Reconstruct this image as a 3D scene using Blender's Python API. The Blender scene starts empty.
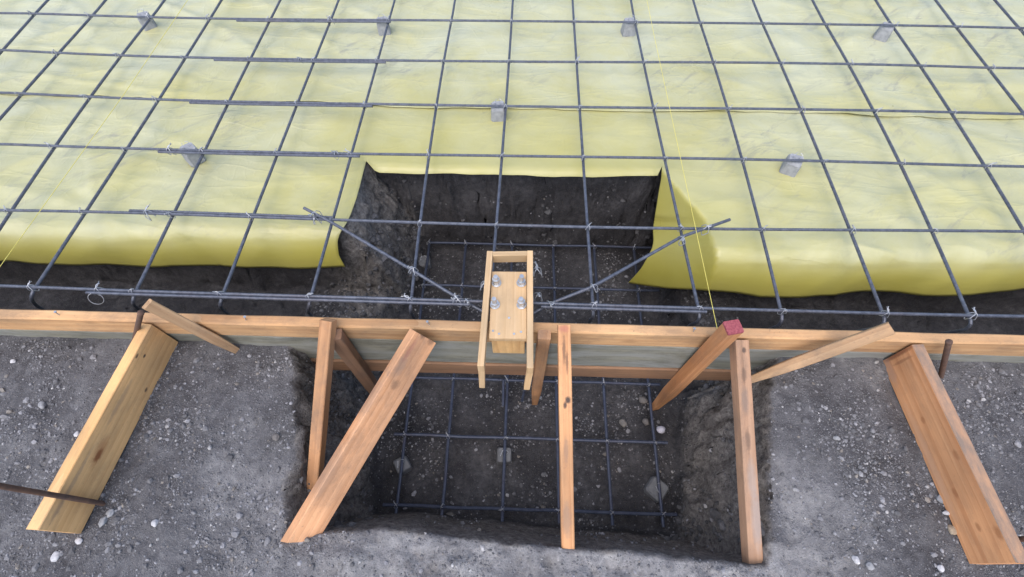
import bpy, math, random
from mathutils import Vector, Matrix, noise
random.seed(7)
R = math.radians
scn = bpy.context.scene
COL = scn.collection

# ------------------------------------------------------------------ camera
W, H, FPX = 1024, 577, 480.0
CAM = Vector((0.0675, -0.7972, 1.3683))
YAW, PIT, ROL = -0.04005, 1.03630, -0.00981
_f = Vector((math.sin(YAW)*math.cos(PIT), math.cos(YAW)*math.cos(PIT), -math.sin(PIT)))
_r0 = Vector((math.cos(YAW), -math.sin(YAW), 0)); _u0 = _r0.cross(_f)
_r = math.cos(ROL)*_r0 + math.sin(ROL)*_u0
_u = -math.sin(ROL)*_r0 + math.cos(ROL)*_u0
cd = bpy.data.cameras.new('camera'); cam = bpy.data.objects.new('camera', cd); COL.objects.link(cam)
cd.sensor_width = 36.0; cd.lens = FPX/W*36.0; cd.clip_start = 0.02; cd.clip_end = 2000
cam.matrix_world = Matrix(((_r.x, _u.x, -_f.x, CAM.x), (_r.y, _u.y, -_f.y, CAM.y), (_r.z, _u.z, -_f.z, CAM.z), (0, 0, 0, 1)))
scn.camera = cam

# ------------------------------------------------------------------ sky and sun (bright overcast)
SUN_EL, SUN_AZ = R(60), R(-160)          # azimuth measured from +Y towards +X
wd = bpy.data.worlds.new('World'); scn.world = wd; wd.use_nodes = True
nt = wd.node_tree; nt.nodes.clear()
sky = nt.nodes.new('ShaderNodeTexSky'); sky.sky_type = 'NISHITA'; sky.sun_disc = False
sky.sun_elevation = SUN_EL; sky.sun_rotation = SUN_AZ; sky.dust_density = 2.5; sky.air_density = 1.0
bg = nt.nodes.new('ShaderNodeBackground'); bg.inputs[1].default_value = 0.15
wo = nt.nodes.new('ShaderNodeOutputWorld')
nt.links.new(sky.outputs[0], bg.inputs[0]); nt.links.new(bg.outputs[0], wo.inputs[0])
sl = bpy.data.lights.new('sun', 'SUN'); sl.energy = 1.1; sl.angle = R(100); sl.color = (1, .93, .84)
so = bpy.data.objects.new('sun', sl); COL.objects.link(so)
sd = Vector((math.sin(SUN_AZ)*math.cos(SUN_EL), math.cos(SUN_AZ)*math.cos(SUN_EL), math.sin(SUN_EL)))
so.rotation_euler = sd.to_track_quat('Z', 'Y').to_euler(); so.location = sd*20
vs = scn.view_settings; vs.view_transform = 'Standard'; vs.look = 'None'; vs.gamma = 1; vs.exposure = 1.0
vs.use_curve_mapping = False

# ------------------------------------------------------------------ pixel helpers: a ray cut with a level or upright plane
def ray(px, py): return _f*FPX + _r*(px-W/2) + _u*(H/2-py)
def P(px, py, z):
    d = ray(px, py); return CAM + d*((z-CAM.z)/d.z)
def PY(px, py, y):
    d = ray(px, py); return CAM + d*((y-CAM.y)/d.y)

# ------------------------------------------------------------------ object helpers
def mesh(name, v, f, mat=None, parent=None, smooth=False):
    m = bpy.data.meshes.new(name); m.from_pydata([tuple(q) for q in v], [], f)
    if smooth: m.polygons.foreach_set('use_smooth', [True]*len(m.polygons))
    m.update(); return link(name, m, mat, parent)
def link(name, m, mat=None, parent=None):
    o = bpy.data.objects.new(name, m); COL.objects.link(o)
    if mat and not m.materials: m.materials.append(mat)
    if parent: o.parent = parent
    return o
def tag(o, label=None, cat=None, group=None, kind=None):
    if label: o['label'] = label
    if cat: o['category'] = cat
    if group: o['group'] = group
    if kind: o['kind'] = kind
    return o
def thing(name, label, cat, loc=(0, 0, 0), group=None):
    o = bpy.data.objects.new(name, None); COL.objects.link(o); o.location = loc; o.empty_display_size = .05
    return tag(o, label, cat, group)
def fb(x, y, z=0.0, o=4): return noise.fractal(Vector((x, y, z)), 1.0, 2.0, o)
def ns(x, y, z=0.0): return noise.noise(Vector((x, y, z)))
def sst(a, b, x):
    t = min(1, max(0, (x-a)/(b-a))); return t*t*(3-2*t)
def lerp(a, b, t): return a+(b-a)*t
def curve1(pts, x):                      # piecewise linear lookup
    if x <= pts[0][0]: return pts[0][1]
    for (a, b), (c, d) in zip(pts, pts[1:]):
        if x <= c: return b+(d-b)*(x-a)/(c-a)
    return pts[-1][1]

def tube_data(path, r, n=8, rib=0, closed_ends=True):
    """sweep a circle along a path; rib > 0 raises every other ring so that bars are deformed like rebar"""
    V, F = [], []
    path = [Vector(p) for p in path]
    t0 = (path[1]-path[0]).normalized(); up = Vector((0, 0, 1)) if abs(t0.z) < .9 else Vector((1, 0, 0))
    side = t0.cross(up).normalized()
    for i, p in enumerate(path):
        t = (path[min(i+1, len(path)-1)]-path[max(i-1, 0)]).normalized()
        side = (side - t*side.dot(t)).normalized(); b = t.cross(side)
        rr = r*(1+rib*(1 if i % 2 else -.35)) if rib else (r[i] if isinstance(r, (list, tuple)) else r)
        for k in range(n):
            a = 2*math.pi*k/n; q = rr
            if rib and k in (0, n//2): q = r*(1+rib)        # the two long ribs
            V.append(p + side*math.cos(a)*q + b*math.sin(a)*q)
    for i in range(len(path)-1):
        for k in range(n):
            F.append((i*n+k, i*n+(k+1) % n, (i+1)*n+(k+1) % n, (i+1)*n+k))
    if closed_ends:
        F.append(tuple(reversed(range(n)))); F.append(tuple(range((len(path)-1)*n, len(path)*n)))
    return V, F
def resample(path, step):
    path = [Vector(p) for p in path]; out = [path[0]]; carry = 0
    for a, b in zip(path, path[1:]):
        L = (b-a).length; s = step-carry
        while s < L: out.append(a.lerp(b, s/L)); s += step
        carry = (carry + L) % step if L else carry
    out.append(path[-1]); return out
def smooth_path(pts, n=8):               # Catmull-Rom
    pts = [Vector(p) for p in pts]; pts = [pts[0]*2-pts[1]]+pts+[pts[-1]*2-pts[-2]]; out = []
    for i in range(1, len(pts)-2):
        p0, p1, p2, p3 = pts[i-1:i+3]
        for k in range(n):
            t = k/n
            out.append(.5*((2*p1)+(p2-p0)*t+(2*p0-5*p1+4*p2-p3)*t*t+(3*p1-p0-3*p2+p3)*t**3))
    out.append(pts[-2]); return out

# ------------------------------------------------------------------ materials
def newmat(name):
    m = bpy.data.materials.new(name); m.use_nodes = True; t = m.node_tree
    return m, t, t.nodes['Principled BSDF']
def N(t, kind, **kw):
    n = t.nodes.new('ShaderNode'+kind)
    for k, v in kw.items():
        if hasattr(n, k): setattr(n, k, v)
    return n
def noise_n(t, vec, scale, detail=4, rough=.55, dist=0):
    n = t.nodes.new('ShaderNodeTexNoise'); n.inputs['Scale'].default_value = scale; n.inputs['Detail'].default_value = detail
    n.inputs['Roughness'].default_value = rough; n.inputs['Distortion'].default_value = dist
    t.links.new(vec, n.inputs['Vector']); return n.outputs['Fac']
def ramp(t, fac, stops):
    n = t.nodes.new('ShaderNodeValToRGB'); e = n.color_ramp.elements
    while len(e) < len(stops): e.new(.5)
    for q, (p, c) in zip(e, stops): q.position = p; q.color = (c if len(c) == 4 else (*c, 1)) if isinstance(c, (tuple, list)) else (c, c, c, 1)
    t.links.new(fac, n.inputs[0]); return n.outputs[0]
def mix(t, fac, a, b, mode='MIX'):
    n = t.nodes.new('ShaderNodeMix'); n.data_type = 'RGBA'; n.blend_type = mode
    for s, v in ((0, fac), (6, a), (7, b)):
        if hasattr(v, 'is_output'): t.links.new(v, n.inputs[s])
        elif isinstance(v, (int, float)): n.inputs[s].default_value = v
        else: n.inputs[s].default_value = (*v, 1) if len(v) == 3 else v
    return n.outputs[2]
def mth(t, op, a, b=0.0):
    n = t.nodes.new('ShaderNodeMath'); n.operation = op
    for s, v in ((0, a), (1, b)):
        if hasattr(v, 'is_output'): t.links.new(v, n.inputs[s])
        else: n.inputs[s].default_value = v
    return n.outputs[0]
def bump(t, b, h, strength, dist):
    n = t.nodes.new('ShaderNodeBump'); n.inputs['Strength'].default_value = strength; n.inputs['Distance'].default_value = dist
    t.links.new(h, n.inputs['Height']); t.links.new(n.outputs[0], b.inputs['Normal'])
def vmap(t, vec, scale, offset=None):
    n = t.nodes.new('ShaderNodeMapping'); n.inputs['Scale'].default_value = scale
    t.links.new(vec, n.inputs['Vector'])
    if offset is not None: t.links.new(offset, n.inputs['Location'])
    return n.outputs[0]

def wood(name, light, dark, grime=(.10, .085, .075), grime_amt=.25, knots=.5, streak=None, rough=.72, spots=(), edge=None):
    m, t, b = newmat(name)
    tc = N(t, 'TexCoord'); oi = N(t, 'ObjectInfo')
    off = t.nodes.new('ShaderNodeCombineXYZ')
    for k, q in enumerate((17.0, 5.0, 3.0)): t.links.new(mth(t, 'MULTIPLY', oi.outputs['Random'], q), off.inputs[k])
    ob = vmap(t, tc.outputs['Object'], (1, 1, 1), off.outputs[0])
    g1 = noise_n(t, vmap(t, ob, (1.6, 26, 26)), 1.0, 3, .5, .4)                 # broad growth bands
    w = t.nodes.new('ShaderNodeTexWave'); w.wave_type = 'BANDS'; w.bands_direction = 'Y'; w.wave_profile = 'SAW'
    w.inputs['Scale'].default_value = 13; w.inputs['Distortion'].default_value = 9; w.inputs['Detail'].default_value = 2.5
    w.inputs['Detail Scale'].default_value = .55
    t.links.new(vmap(t, ob, (.16, 1, .9)), w.inputs['Vector'])
    g2 = noise_n(t, vmap(t, ob, (6, 190, 190)), 1.0, 4, .7)                    # fibres
    fac = mth(t, 'ADD', mth(t, 'MULTIPLY', g1, .55), mth(t, 'ADD', mth(t, 'MULTIPLY', w.outputs['Fac'], .18), mth(t, 'MULTIPLY', g2, .38)))
    col = ramp(t, fac, [(.26, light), (.56, tuple(lerp(a, c, .5) for a, c in zip(light, dark))), (.80, dark)])
    # large tone drift
    drift = ramp(t, noise_n(t, vmap(t, ob, (3, 6, 6)), 1.0, 2), [(.3, (.70, .70, .71)), (.7, (1.18, 1.12, 1.06))])
    col = mix(t, 1.0, col, drift, 'MULTIPLY')
    # knots
    vo = t.nodes.new('ShaderNodeTexVoronoi'); vo.inputs['Scale'].default_value = 1.0; vo.inputs['Randomness'].default_value = 1
    t.links.new(vmap(t, ob, (4.3, 11, 11)), vo.inputs['Vector'])
    kn = ramp(t, mth(t, 'ADD', vo.outputs['Distance'], mth(t, 'MULTIPLY', g1, .10)), [(.10, knots), (.17, knots*.55), (.24, 0.0)])
    col = mix(t, kn, col, tuple(c*.30 for c in dark))
    # site grime
    gr = ramp(t, noise_n(t, vmap(t, ob, (8, 16, 16)), 1.0, 8, .75), [(.46, 0.0), (.68, 1.0)])
    col = mix(t, mth(t, 'MULTIPLY', gr, grime_amt), col, grime)
    sp = ramp(t, noise_n(t, ob, 120, 3, .7), [(.62, 0.0), (.74, 1.0)])
    col = mix(t, mth(t, 'MULTIPLY', sp, grime_amt*.9), col, tuple(c*.8 for c in grime))
    for (sx, sy, rx, ry, amt, sc_) in spots:                                  # single knots, stains and painted shade of this very board
        mp = t.nodes.new('ShaderNodeMapping'); mp.vector_type = 'TEXTURE'
        mp.inputs['Location'].default_value = (sx, sy, 0); mp.inputs['Scale'].default_value = (rx, ry, 1)
        t.links.new(tc.outputs['Object'], mp.inputs['Vector'])
        sxyz = N(t, 'SeparateXYZ'); t.links.new(mp.outputs[0], sxyz.inputs[0])
        d2 = mth(t, 'SQRT', mth(t, 'ADD', mth(t, 'MULTIPLY', sxyz.outputs[0], sxyz.outputs[0]), mth(t, 'MULTIPLY', sxyz.outputs[1], sxyz.outputs[1])))
        d2 = mth(t, 'ADD', d2, mth(t, 'MULTIPLY', mth(t, 'SUBTRACT', noise_n(t, tc.outputs['Object'], 70, 4, .7), .5), .9))
        col = mix(t, ramp(t, d2, [(.45, amt), (.75, amt*.5), (1.0, 0.0)]), col, sc_)
    if edge:
        sx_ = N(t, 'SeparateXYZ'); t.links.new(tc.outputs['Object'], sx_.inputs[0])
        em = mth(t, 'GREATER_THAN', sx_.outputs[1], edge[0])
        col = mix(t, mth(t, 'MULTIPLY', em, ramp(t, noise_n(t, vmap(t, ob, (14, 40, 40)), 1.0, 5, .7), [(.30, .45), (.62, .95)])), col, edge[1])
    if streak:
        s = ramp(t, noise_n(t, vmap(t, ob, (2.6, 11, 11)), 1.0, 7, .7, .8), [(.44, 0.0), (.62, 1.0)])
        col = mix(t, mth(t, 'MULTIPLY', s, .75), col, streak)
    t.links.new(col, b.inputs['Base Color']); b.inputs['Roughness'].default_value = rough
    b.inputs['Specular IOR Level'].default_value = .25
    bump(t, b, mth(t, 'ADD', mth(t, 'MULTIPLY', g2, .6), mth(t, 'MULTIPLY', w.outputs['Fac'], .3)), .6, .0016)
    return m

M = {}
M['pine'] = wood('pine', (0.7, 0.485, 0.24), (0.5, 0.3, 0.13), grime_amt=0.3, knots=.8)
M['pine_pale'] = wood('pine_pale', (0.68, 0.505, 0.31), (0.5, 0.335, 0.175), grime_amt=0.16, knots=.35)
M['fir'] = wood('fir', (0.64, 0.35, 0.17), (0.4, 0.175, 0.075), grime_amt=0.32, knots=.55)
M['fir_pink'] = wood('fir_pink', (0.52, 0.335, 0.23), (0.33, 0.18, 0.11), grime_amt=0.42, knots=.4)
M['fir_brown'] = wood('fir_brown', (0.52, 0.3, 0.16), (0.29, 0.145, 0.07), grime_amt=0.5, knots=.6)
M['fir_dark'] = wood('fir_dark', (0.27, 0.165, 0.105), (0.18, 0.1, 0.06), grime_amt=.45, knots=.4)
M['form_top'] = wood('form_top', (0.62, 0.405, 0.22), (0.38, 0.205, 0.095), grime_amt=0.4, knots=.65)
M['form_grey'] = wood('form_grey', (.245, .245, .20), (.15, .152, .122), grime=(.06, .06, .055), grime_amt=.55, knots=.15, streak=(.27, .275, .26))
M['split_stake'] = wood('split_stake', (.52, .36, .215), (.31, .19, .105), grime_amt=.55, knots=.3)
M['form_low'] = wood('form_low', (.29, .175, .105), (.19, .105, .06), grime=(.07, .06, .055), grime_amt=.3, knots=.3)

def red_paint():
    m, t, b = newmat('red_marker'); tc = N(t, 'TexCoord')
    n = noise_n(t, tc.outputs['Object'], 160, 4, .6)
    t.links.new(ramp(t, n, [(.35, (.20, .035, .05)), (.7, (.34, .09, .10))]), b.inputs['Base Color']); b.inputs['Roughness'].default_value = .8
    return m
M['red'] = red_paint()

def steel(name, c1, c2, rough, metal, rust=0.0, rustc=(.16, .07, .035)):
    m, t, b = newmat(name); tc = N(t, 'TexCoord')
    n = noise_n(t, tc.outputs['Object'], 60, 5, .6)
    col = ramp(t, n, [(.35, c1), (.7, c2)])
    if rust:
        rn = ramp(t, noise_n(t, tc.outputs['Object'], 7, 6, .7), [(.52-.2*rust, 0.0), (.72-.2*rust, 1.0)])
        col = mix(t, mth(t, 'MULTIPLY', rn, rust), col, rustc)
    t.links.new(col, b.inputs['Base Color']); b.inputs['Metallic'].default_value = metal
    t.links.new(ramp(t, n, [(.2, rough-.08), (.8, rough+.1)]), b.inputs['Roughness'])
    bump(t, b, n, .2, .0006)
    return m
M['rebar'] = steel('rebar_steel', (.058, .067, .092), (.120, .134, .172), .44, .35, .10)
M['rebar_pit_shade'] = steel('rebar_steel_shaded', (.036, .046, .078), (.066, .080, .118), .52, .3, .10)  # same steel as the slab bars, darkened to paint in the pit's shade
M['rust'] = steel('rusty_steel', (.075, .050, .042), (.15, .090, .065), .8, .2, .5, (.12, .055, .03))
M['zinc'] = steel('zinc', (.42, .44, .46), (.60, .62, .65), .38, .8)
M['wire'] = steel('tie_wire_steel', (.32, .335, .37), (.50, .52, .56), .45, .5)

def concrete(name='concrete_block', k=1.0):
    m, t, b = newmat(name); tc = N(t, 'TexCoord')
    n = noise_n(t, tc.outputs['Object'], 45, 8, .7)
    col = ramp(t, n, [(.30, (.20*k, .208*k, .225*k)), (.55, (.29*k, .30*k, .318*k)), (.75, (.38*k, .39*k, .41*k))])
    t.links.new(col, b.inputs['Base Color']); b.inputs['Roughness'].default_value = .9; bump(t, b, n, .5, .002); return m
M['concrete'] = concrete(); M['concrete_dark'] = concrete('dark_concrete', .50)  # pit blocks take the same concrete in a darker tone

def string_mat():
    m, t, b = newmat('string_line'); tc = N(t, 'TexCoord')
    n = noise_n(t, tc.outputs['Object'], 300, 2); t.links.new(ramp(t, n, [(.3, (.55, .47, .09)), (.7, (.66, .60, .16))]), b.inputs['Base Color'])
    b.inputs['Roughness'].default_value = .6; return m
M['string'] = string_mat()

def soil():
    m, t, b = newmat('earth'); tc = N(t, 'TexCoord'); at = N(t, 'Attribute'); at.attribute_name = 'cut'
    ob = tc.outputs['Object']
    n1 = noise_n(t, ob, 5.5, 8, .66); n2 = noise_n(t, ob, 46, 8, .78); n3 = noise_n(t, ob, 210, 4, .7)
    dry = ramp(t, mth(t, 'ADD', mth(t, 'MULTIPLY', n1, .62), mth(t, 'MULTIPLY', n2, .38)),
               [(.37, (.052, .050, .053)), (.47, (.098, .096, .103)), (.56, (.150, .148, .156)), (.67, (.27, .268, .27))])
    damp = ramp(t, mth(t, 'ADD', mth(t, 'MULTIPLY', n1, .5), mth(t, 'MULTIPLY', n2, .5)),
                [(.34, (.024, .024, .027)), (.5, (.054, .053, .058)), (.62, (.105, .103, .108)), (.74, (.20, .195, .195))])  # damp cut earth; some of the pit's shade is in this tone
    sp_ = N(t, 'Attribute'); sp_.attribute_name = 'spoil'
    pale = ramp(t, mth(t, 'ADD', mth(t, 'MULTIPLY', n2, .55), mth(t, 'MULTIPLY', n1, .45)), [(.36, (.14, .137, .142)), (.48, (.26, .256, .262)), (.60, (.40, .392, .39))])
    wl_ = N(t, 'Attribute'); wl_.attribute_name = 'face'
    sub = ramp(t, n2, [(.34, (.065, .061, .058)), (.48, (.165, .154, .147)), (.60, (.26, .245, .232)), (.72, (.38, .36, .335))])  # brown subsoil, painted paler to offset the weak skylight on the walls
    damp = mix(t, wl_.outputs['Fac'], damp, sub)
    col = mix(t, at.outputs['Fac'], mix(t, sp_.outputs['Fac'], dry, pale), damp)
    # fine grit
    vo = t.nodes.new('ShaderNodeTexVoronoi'); vo.inputs['Scale'].default_value = 240; t.links.new(ob, vo.inputs['Vector'])
    sep = N(t, 'SeparateColor'); t.links.new(vo.outputs['Color'], sep.inputs[0])
    grit = mth(t, 'MULTIPLY', ramp(t, sep.outputs[0], [(.62, 0.0), (.80, 1.0)]), ramp(t, vo.outputs['Distance'], [(.25, 1.0), (.45, 0.0)]))
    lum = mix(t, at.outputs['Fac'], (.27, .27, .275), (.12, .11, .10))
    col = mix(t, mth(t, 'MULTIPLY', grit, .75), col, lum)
    vo2 = t.nodes.new('ShaderNodeTexVoronoi'); vo2.inputs['Scale'].default_value = 110; t.links.new(ob, vo2.inputs['Vector'])
    sep2 = N(t, 'SeparateColor'); t.links.new(vo2.outputs['Color'], sep2.inputs[0])
    g2 = mth(t, 'MULTIPLY', ramp(t, sep2.outputs[1], [(.70, 0.0), (.85, 1.0)]), ramp(t, vo2.outputs['Distance'], [(.2, 1.0), (.42, 0.0)]))
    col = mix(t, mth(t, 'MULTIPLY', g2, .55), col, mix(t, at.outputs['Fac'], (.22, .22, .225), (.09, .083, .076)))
    t.links.new(col, b.inputs['Base Color']); b.inputs['Roughness'].default_value = .95; b.inputs['Specular IOR Level'].default_value = .2
    hgt = mth(t, 'ADD', mth(t, 'MULTIPLY', n2, 1.0), mth(t, 'ADD', mth(t, 'MULTIPLY', n3, .35), mth(t, 'ADD', mth(t, 'MULTIPLY', grit, .25), mth(t, 'MULTIPLY', g2, .35))))
    bump(t, b, hgt, .9, .012)
    return m
M['soil'] = soil()

def stone_mat():
    m, t, b = newmat('gravel_stone'); tc = N(t, 'TexCoord'); at = N(t, 'Attribute'); at.attribute_name = 'tone'
    n = noise_n(t, tc.outputs['Object'], 90, 6, .7)
    col = mix(t, 1.0, at.outputs['Color'], ramp(t, n, [(.3, (.65, .65, .66)), (.7, (1.15, 1.14, 1.12))]), 'MULTIPLY')
    t.links.new(col, b.inputs['Base Color']); b.inputs['Roughness'].default_value = .88; bump(t, b, n, .4, .002); return m
M['stone'] = stone_mat()

def plastic():
    m, t, b = newmat('yellow_film'); tc = N(t, 'TexCoord'); ob = tc.outputs['Object']
    fl = N(t, 'Attribute'); fl.attribute_name = 'flat'
    n1 = noise_n(t, ob, 3.0, 4, .6)
    base = ramp(t, n1, [(.3, (.340, .300, .046)), (.7, (.395, .355, .070))])
    # pale dust, thicker where walked, with sky sheen painted onto level film
    d = ramp(t, noise_n(t, ob, 2.6, 8, .68, .4), [(.30, .50), (.62, 1.0)])
    base = mix(t, mth(t, 'MULTIPLY', d, fl.outputs['Fac']), base, (.450, .458, .315))
    # dark scuffs dragged across the film, mostly one way
    rot = t.nodes.new('ShaderNodeMapping'); rot.inputs['Rotation'].default_value = (0, 0, R(-38)); t.links.new(ob, rot.inputs['Vector'])
    sc = noise_n(t, vmap(t, rot.outputs[0], (5, 17, 7)), 1.0, 9, .78, .5)
    area = ramp(t, noise_n(t, ob, 1.9, 3, .6), [(.42, .05), (.60, 1.0)])
    far = ramp(t, fl.outputs['Fac'], [(.40, .15), (.85, 1.0)])
    amt = mth(t, 'MULTIPLY', mth(t, 'MULTIPLY', ramp(t, sc, [(.535, 0.0), (.63, 1.0)]), area), mth(t, 'MULTIPLY', far, .56))
    base = mix(t, amt, base, (.20, .20, .19))
    sp = ramp(t, noise_n(t, ob, 48, 6, .8), [(.63, 0.0), (.70, 1.0)])
    base = mix(t, mth(t, 'MULTIPLY', mth(t, 'MULTIPLY', sp, area), mth(t, 'MULTIPLY', far, .5)), base, (.16, .155, .14))
    t.links.new(base, b.inputs['Base Color'])
    t.links.new(ramp(t, n1, [(.3, .26), (.7, .42)]), b.inputs['Roughness'])
    b.inputs['Specular IOR Level'].default_value = .5
    # sharp creases: thin ridges where a noise crosses its middle value
    def crease(scale, rz, seed, width):
        mp = t.nodes.new('ShaderNodeMapping'); mp.inputs['Rotation'].default_value = (0, 0, rz); mp.inputs['Scale'].default_value = scale
        mp.inputs['Location'].default_value = (seed, seed*.7, 0); t.links.new(ob, mp.inputs['Vector'])
        n = noise_n(t, mp.outputs[0], 1.0, 3, .5, .3)
        dd = mth(t, 'ABSOLUTE', mth(t, 'SUBTRACT', n, .5)); return ramp(t, dd, [(0.0, 1.0), (width*.35, .55), (width, 0.0)])
    c = mth(t, 'ADD', crease((1.6, 5.5, 2), R(28), 3.1, .05), mth(t, 'ADD', crease((2.0, 6.5, 2), R(-24), 9.4, .045), mth(t, 'MULTIPLY', crease((7, 4, 4), R(80), 5.2, .05), .5)))
    h = mth(t, 'ADD', mth(t, 'MULTIPLY', mth(t, 'MULTIPLY', c, ramp(t, fl.outputs['Fac'], [(.30, .06), (.80, .55)])), .45), mth(t, 'ADD', mth(t, 'MULTIPLY', noise_n(t, vmap(t, ob, (4, 7, 6)), 1.0, 5, .5, .6), .8), mth(t, 'MULTIPLY', noise_n(t, ob, 60, 3, .6), .07)))
    bump(t, b, h, .42, .012)
    return m
M['film'] = plastic()

# ------------------------------------------------------------------ terrain: level ground, footing trench and pad pit in one sheet
FORM_F, FORM_B, FORM_T = -.163, -.130, .036        # form faces and top
PXL = [(-.80, -.60), (-.72, -.595), (-.46, -.620), (-.25, -.675), (-.16, -.715), (.0, -.66), (.17, -.62), (.60, -.60), (.7, -.58)]
PXR = [(-.80, .765), (-.745, .770), (-.53, .812), (-.29, .858), (-.16, .90), (.0, .84), (.2, .78), (.7, .78)]
PYN = [(-.65, -.735), (-.32, -.700), (-.12, -.716), (.2, -.735), (.58, -.752), (.80, -.765)]
PIT_Z, TRENCH_Z = -.665, -.46
def height(x, y):
    n_big = fb(x*2.1+3, y*2.1, 1.0, 3); n_med = fb(x*9, y*9, 4.0, 4); n_fine = fb(x*34, y*34, 9.0, 3)
    # crust outside the form falls gently to the photographer's feet
    out = -.108 - (.014+.050*sst(1.02, .70, abs(x-.10)))*sst(-.25, -.78, y) + .009*n_big + .009*n_med + .0045*n_fine
    out += spoil(x, y)*(.032*fb(x*12, y*12, 31, 5)+.004)
    out += -.03*math.exp(-((x+.80)/.14)**2 - ((y+.20)/.08)**2)
    out -= .020*math.exp(-((x-.90)/.09)**2 - ((y+.21)/.06)**2)
    pad = -.098 + .003*n_big
    h = out
    if y > -.15:
        # step inside the form: crust -> trench floor -> pad
        inner = pad
        tr = TRENCH_Z + .02*n_med + .006*n_fine
        edge = .335 + .012*n_big + .012*ns(x*7, 0, 3)
        h = lerp(tr, inner, sst(edge-.085, edge, y))
        h = lerp(out, h, sst(-.155, -.135, y))
    cut = 0.0
    if -.80 < y < .76 and -.9 < x < 1.05:
        j = .030*fb(x*6, y*6, 2, 4)+.014*fb(x*20, y*20, 6, 3)
        wl = .15 if y < -.1 else .20
        wr = .15 if y < -.1 else .07
        xl = curve1(PXL, y); xr = curve1(PXR, y); yn = curve1(PYN, x)
        s = min((x-xl+j*.8)/wl, (xr-x+j*.8)/wr, (y-yn+j*.16)/.11, (.690-y+j*.5)/.055)
        if s > 0:
            fl = PIT_Z + .012*n_med + .010*n_big + .004*n_fine
            k = min(1, s); k = k*k*(3-2*k)*.55 + (1-(1-k)**1.6)*.45
            rough = (1-abs(2*k-1))*((.050 if y > yn+.13 else .014)*fb(x*13, y*13, 8, 5))
            h = min(h, lerp(h, fl, k)+rough)
        cut = sst(-.05, .06, s + .10*n_med + .05*n_fine)
    if y > -.15: cut = 1.0
    return h, cut
def spoil(x, y):                          # pale dry earth thrown up along the near and right rims of the pit
    n = .35*fb(x*5, y*5, 21, 4)
    near = sst(-.62, -.45, x)*sst(1.15, .80, x)*sst(-.66, -.74, y+.02*n)
    right = .55*sst(.77, .86, x)*sst(1.12, .90, x)*sst(-.35, -.50, y)
    left = .35*sst(-.52, -.66, x)*sst(-.95, -.72, x)*sst(-.30, -.42, y)
    return max(0, min(1, max(near, right, left)*(1.0+n)-.1+.2*n))
def lines(segs):
    out = []
    for a, b, st in segs:
        n = max(1, round((b-a)/st)); out += [a+(b-a)*i/n for i in range(n)]
    out.append(segs[-1][1]); return out
XS = lines([(-400, -60, 85), (-60, -12, 12), (-12, -5.0, 1.1), (-5.0, -1.8, .1), (-1.8, -.74, .011), (-.74, -.42, .0075), (-.42, .6, .011), (.6, .92, .0075), (.92, 1.9, .011), (1.9, 5.2, .1), (5.2, 12, 1.1), (12, 60, 12), (60, 400, 85)])
YS = lines([(-400, -60, 85), (-60, -12, 12), (-12, -2, 1.0), (-2, -1.05, .06), (-1.05, -.78, .010), (-.78, -.62, .0065), (-.62, -.17, .0095), (-.17, -.12, .006), (-.12, .24, .011), (.24, .34, .009), (.34, .60, .012), (.60, .71, .0045), (.71, 1.0, .06), (1.0, 12, 1.0), (12, 60, 12), (60, 400, 85)])
def build_ground():
    V, CUT = [], []
    nx, ny = len(XS), len(YS)
    for y in YS:
        for x in XS:
            core = -5.0 < x < 5.2 and -1.4 < y < 1.0
            if core:
                h, c = height(x, y)
                # overhanging, lumpy cut faces: push wall points sideways
                q = 0.0
                if c > .3 and -.60 < h < -.14: q = .022 if y > -.60 else .007
                V.append((x+q*(fb(x*13, h*17, y*13, 4)+.35*fb(x*45, h*40, y*45, 2)), y+q*(fb(x*13+9, h*17, y*13+5, 4)+.35*fb(x*45+3, h*40, y*45, 2)), h)); CUT.append(c)
            else:
                hh = -.150 if y < -.15 else -.098
                d = max(abs(x)-5.0, -1.4-y, 0)
                if y < -.15 and y > -1.4: hh, _ = height(x, y)
                V.append((x, y, hh + (.02*ns(x*.5, y*.5) if d > 1 else 0))); CUT.append(1.0 if -.15 < y < 1.0 else 0.0)
    F = [(j*nx+i, j*nx+i+1, (j+1)*nx+i+1, (j+1)*nx+i) for j in range(ny-1) for i in range(nx-1)]
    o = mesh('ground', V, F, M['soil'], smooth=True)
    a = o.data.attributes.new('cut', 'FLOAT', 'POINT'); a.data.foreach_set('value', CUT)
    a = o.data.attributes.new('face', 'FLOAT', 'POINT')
    a.data.foreach_set('value', [sst(-.63, -.56, p[2])*(1-sst(-.05, .10, p[1])*sst(-.50, -.40, p[0]))*(1-sst(-.14, -.10, p[1])*sst(-.60, -.80, p[0]+.12*ns(p[0]*9, p[1]*9))) if (-.95 < p[0] < 1.05 and p[1] < .66) else 0.0 for p in V])  # rear walls left out of the lightening, painting the back of the pit darker
    a = o.data.attributes.new('spoil', 'FLOAT', 'POINT'); a.data.foreach_set('value', [spoil(p[0], p[1]) for p in V])
    return tag(o, kind='structure')
build_ground()

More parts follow.
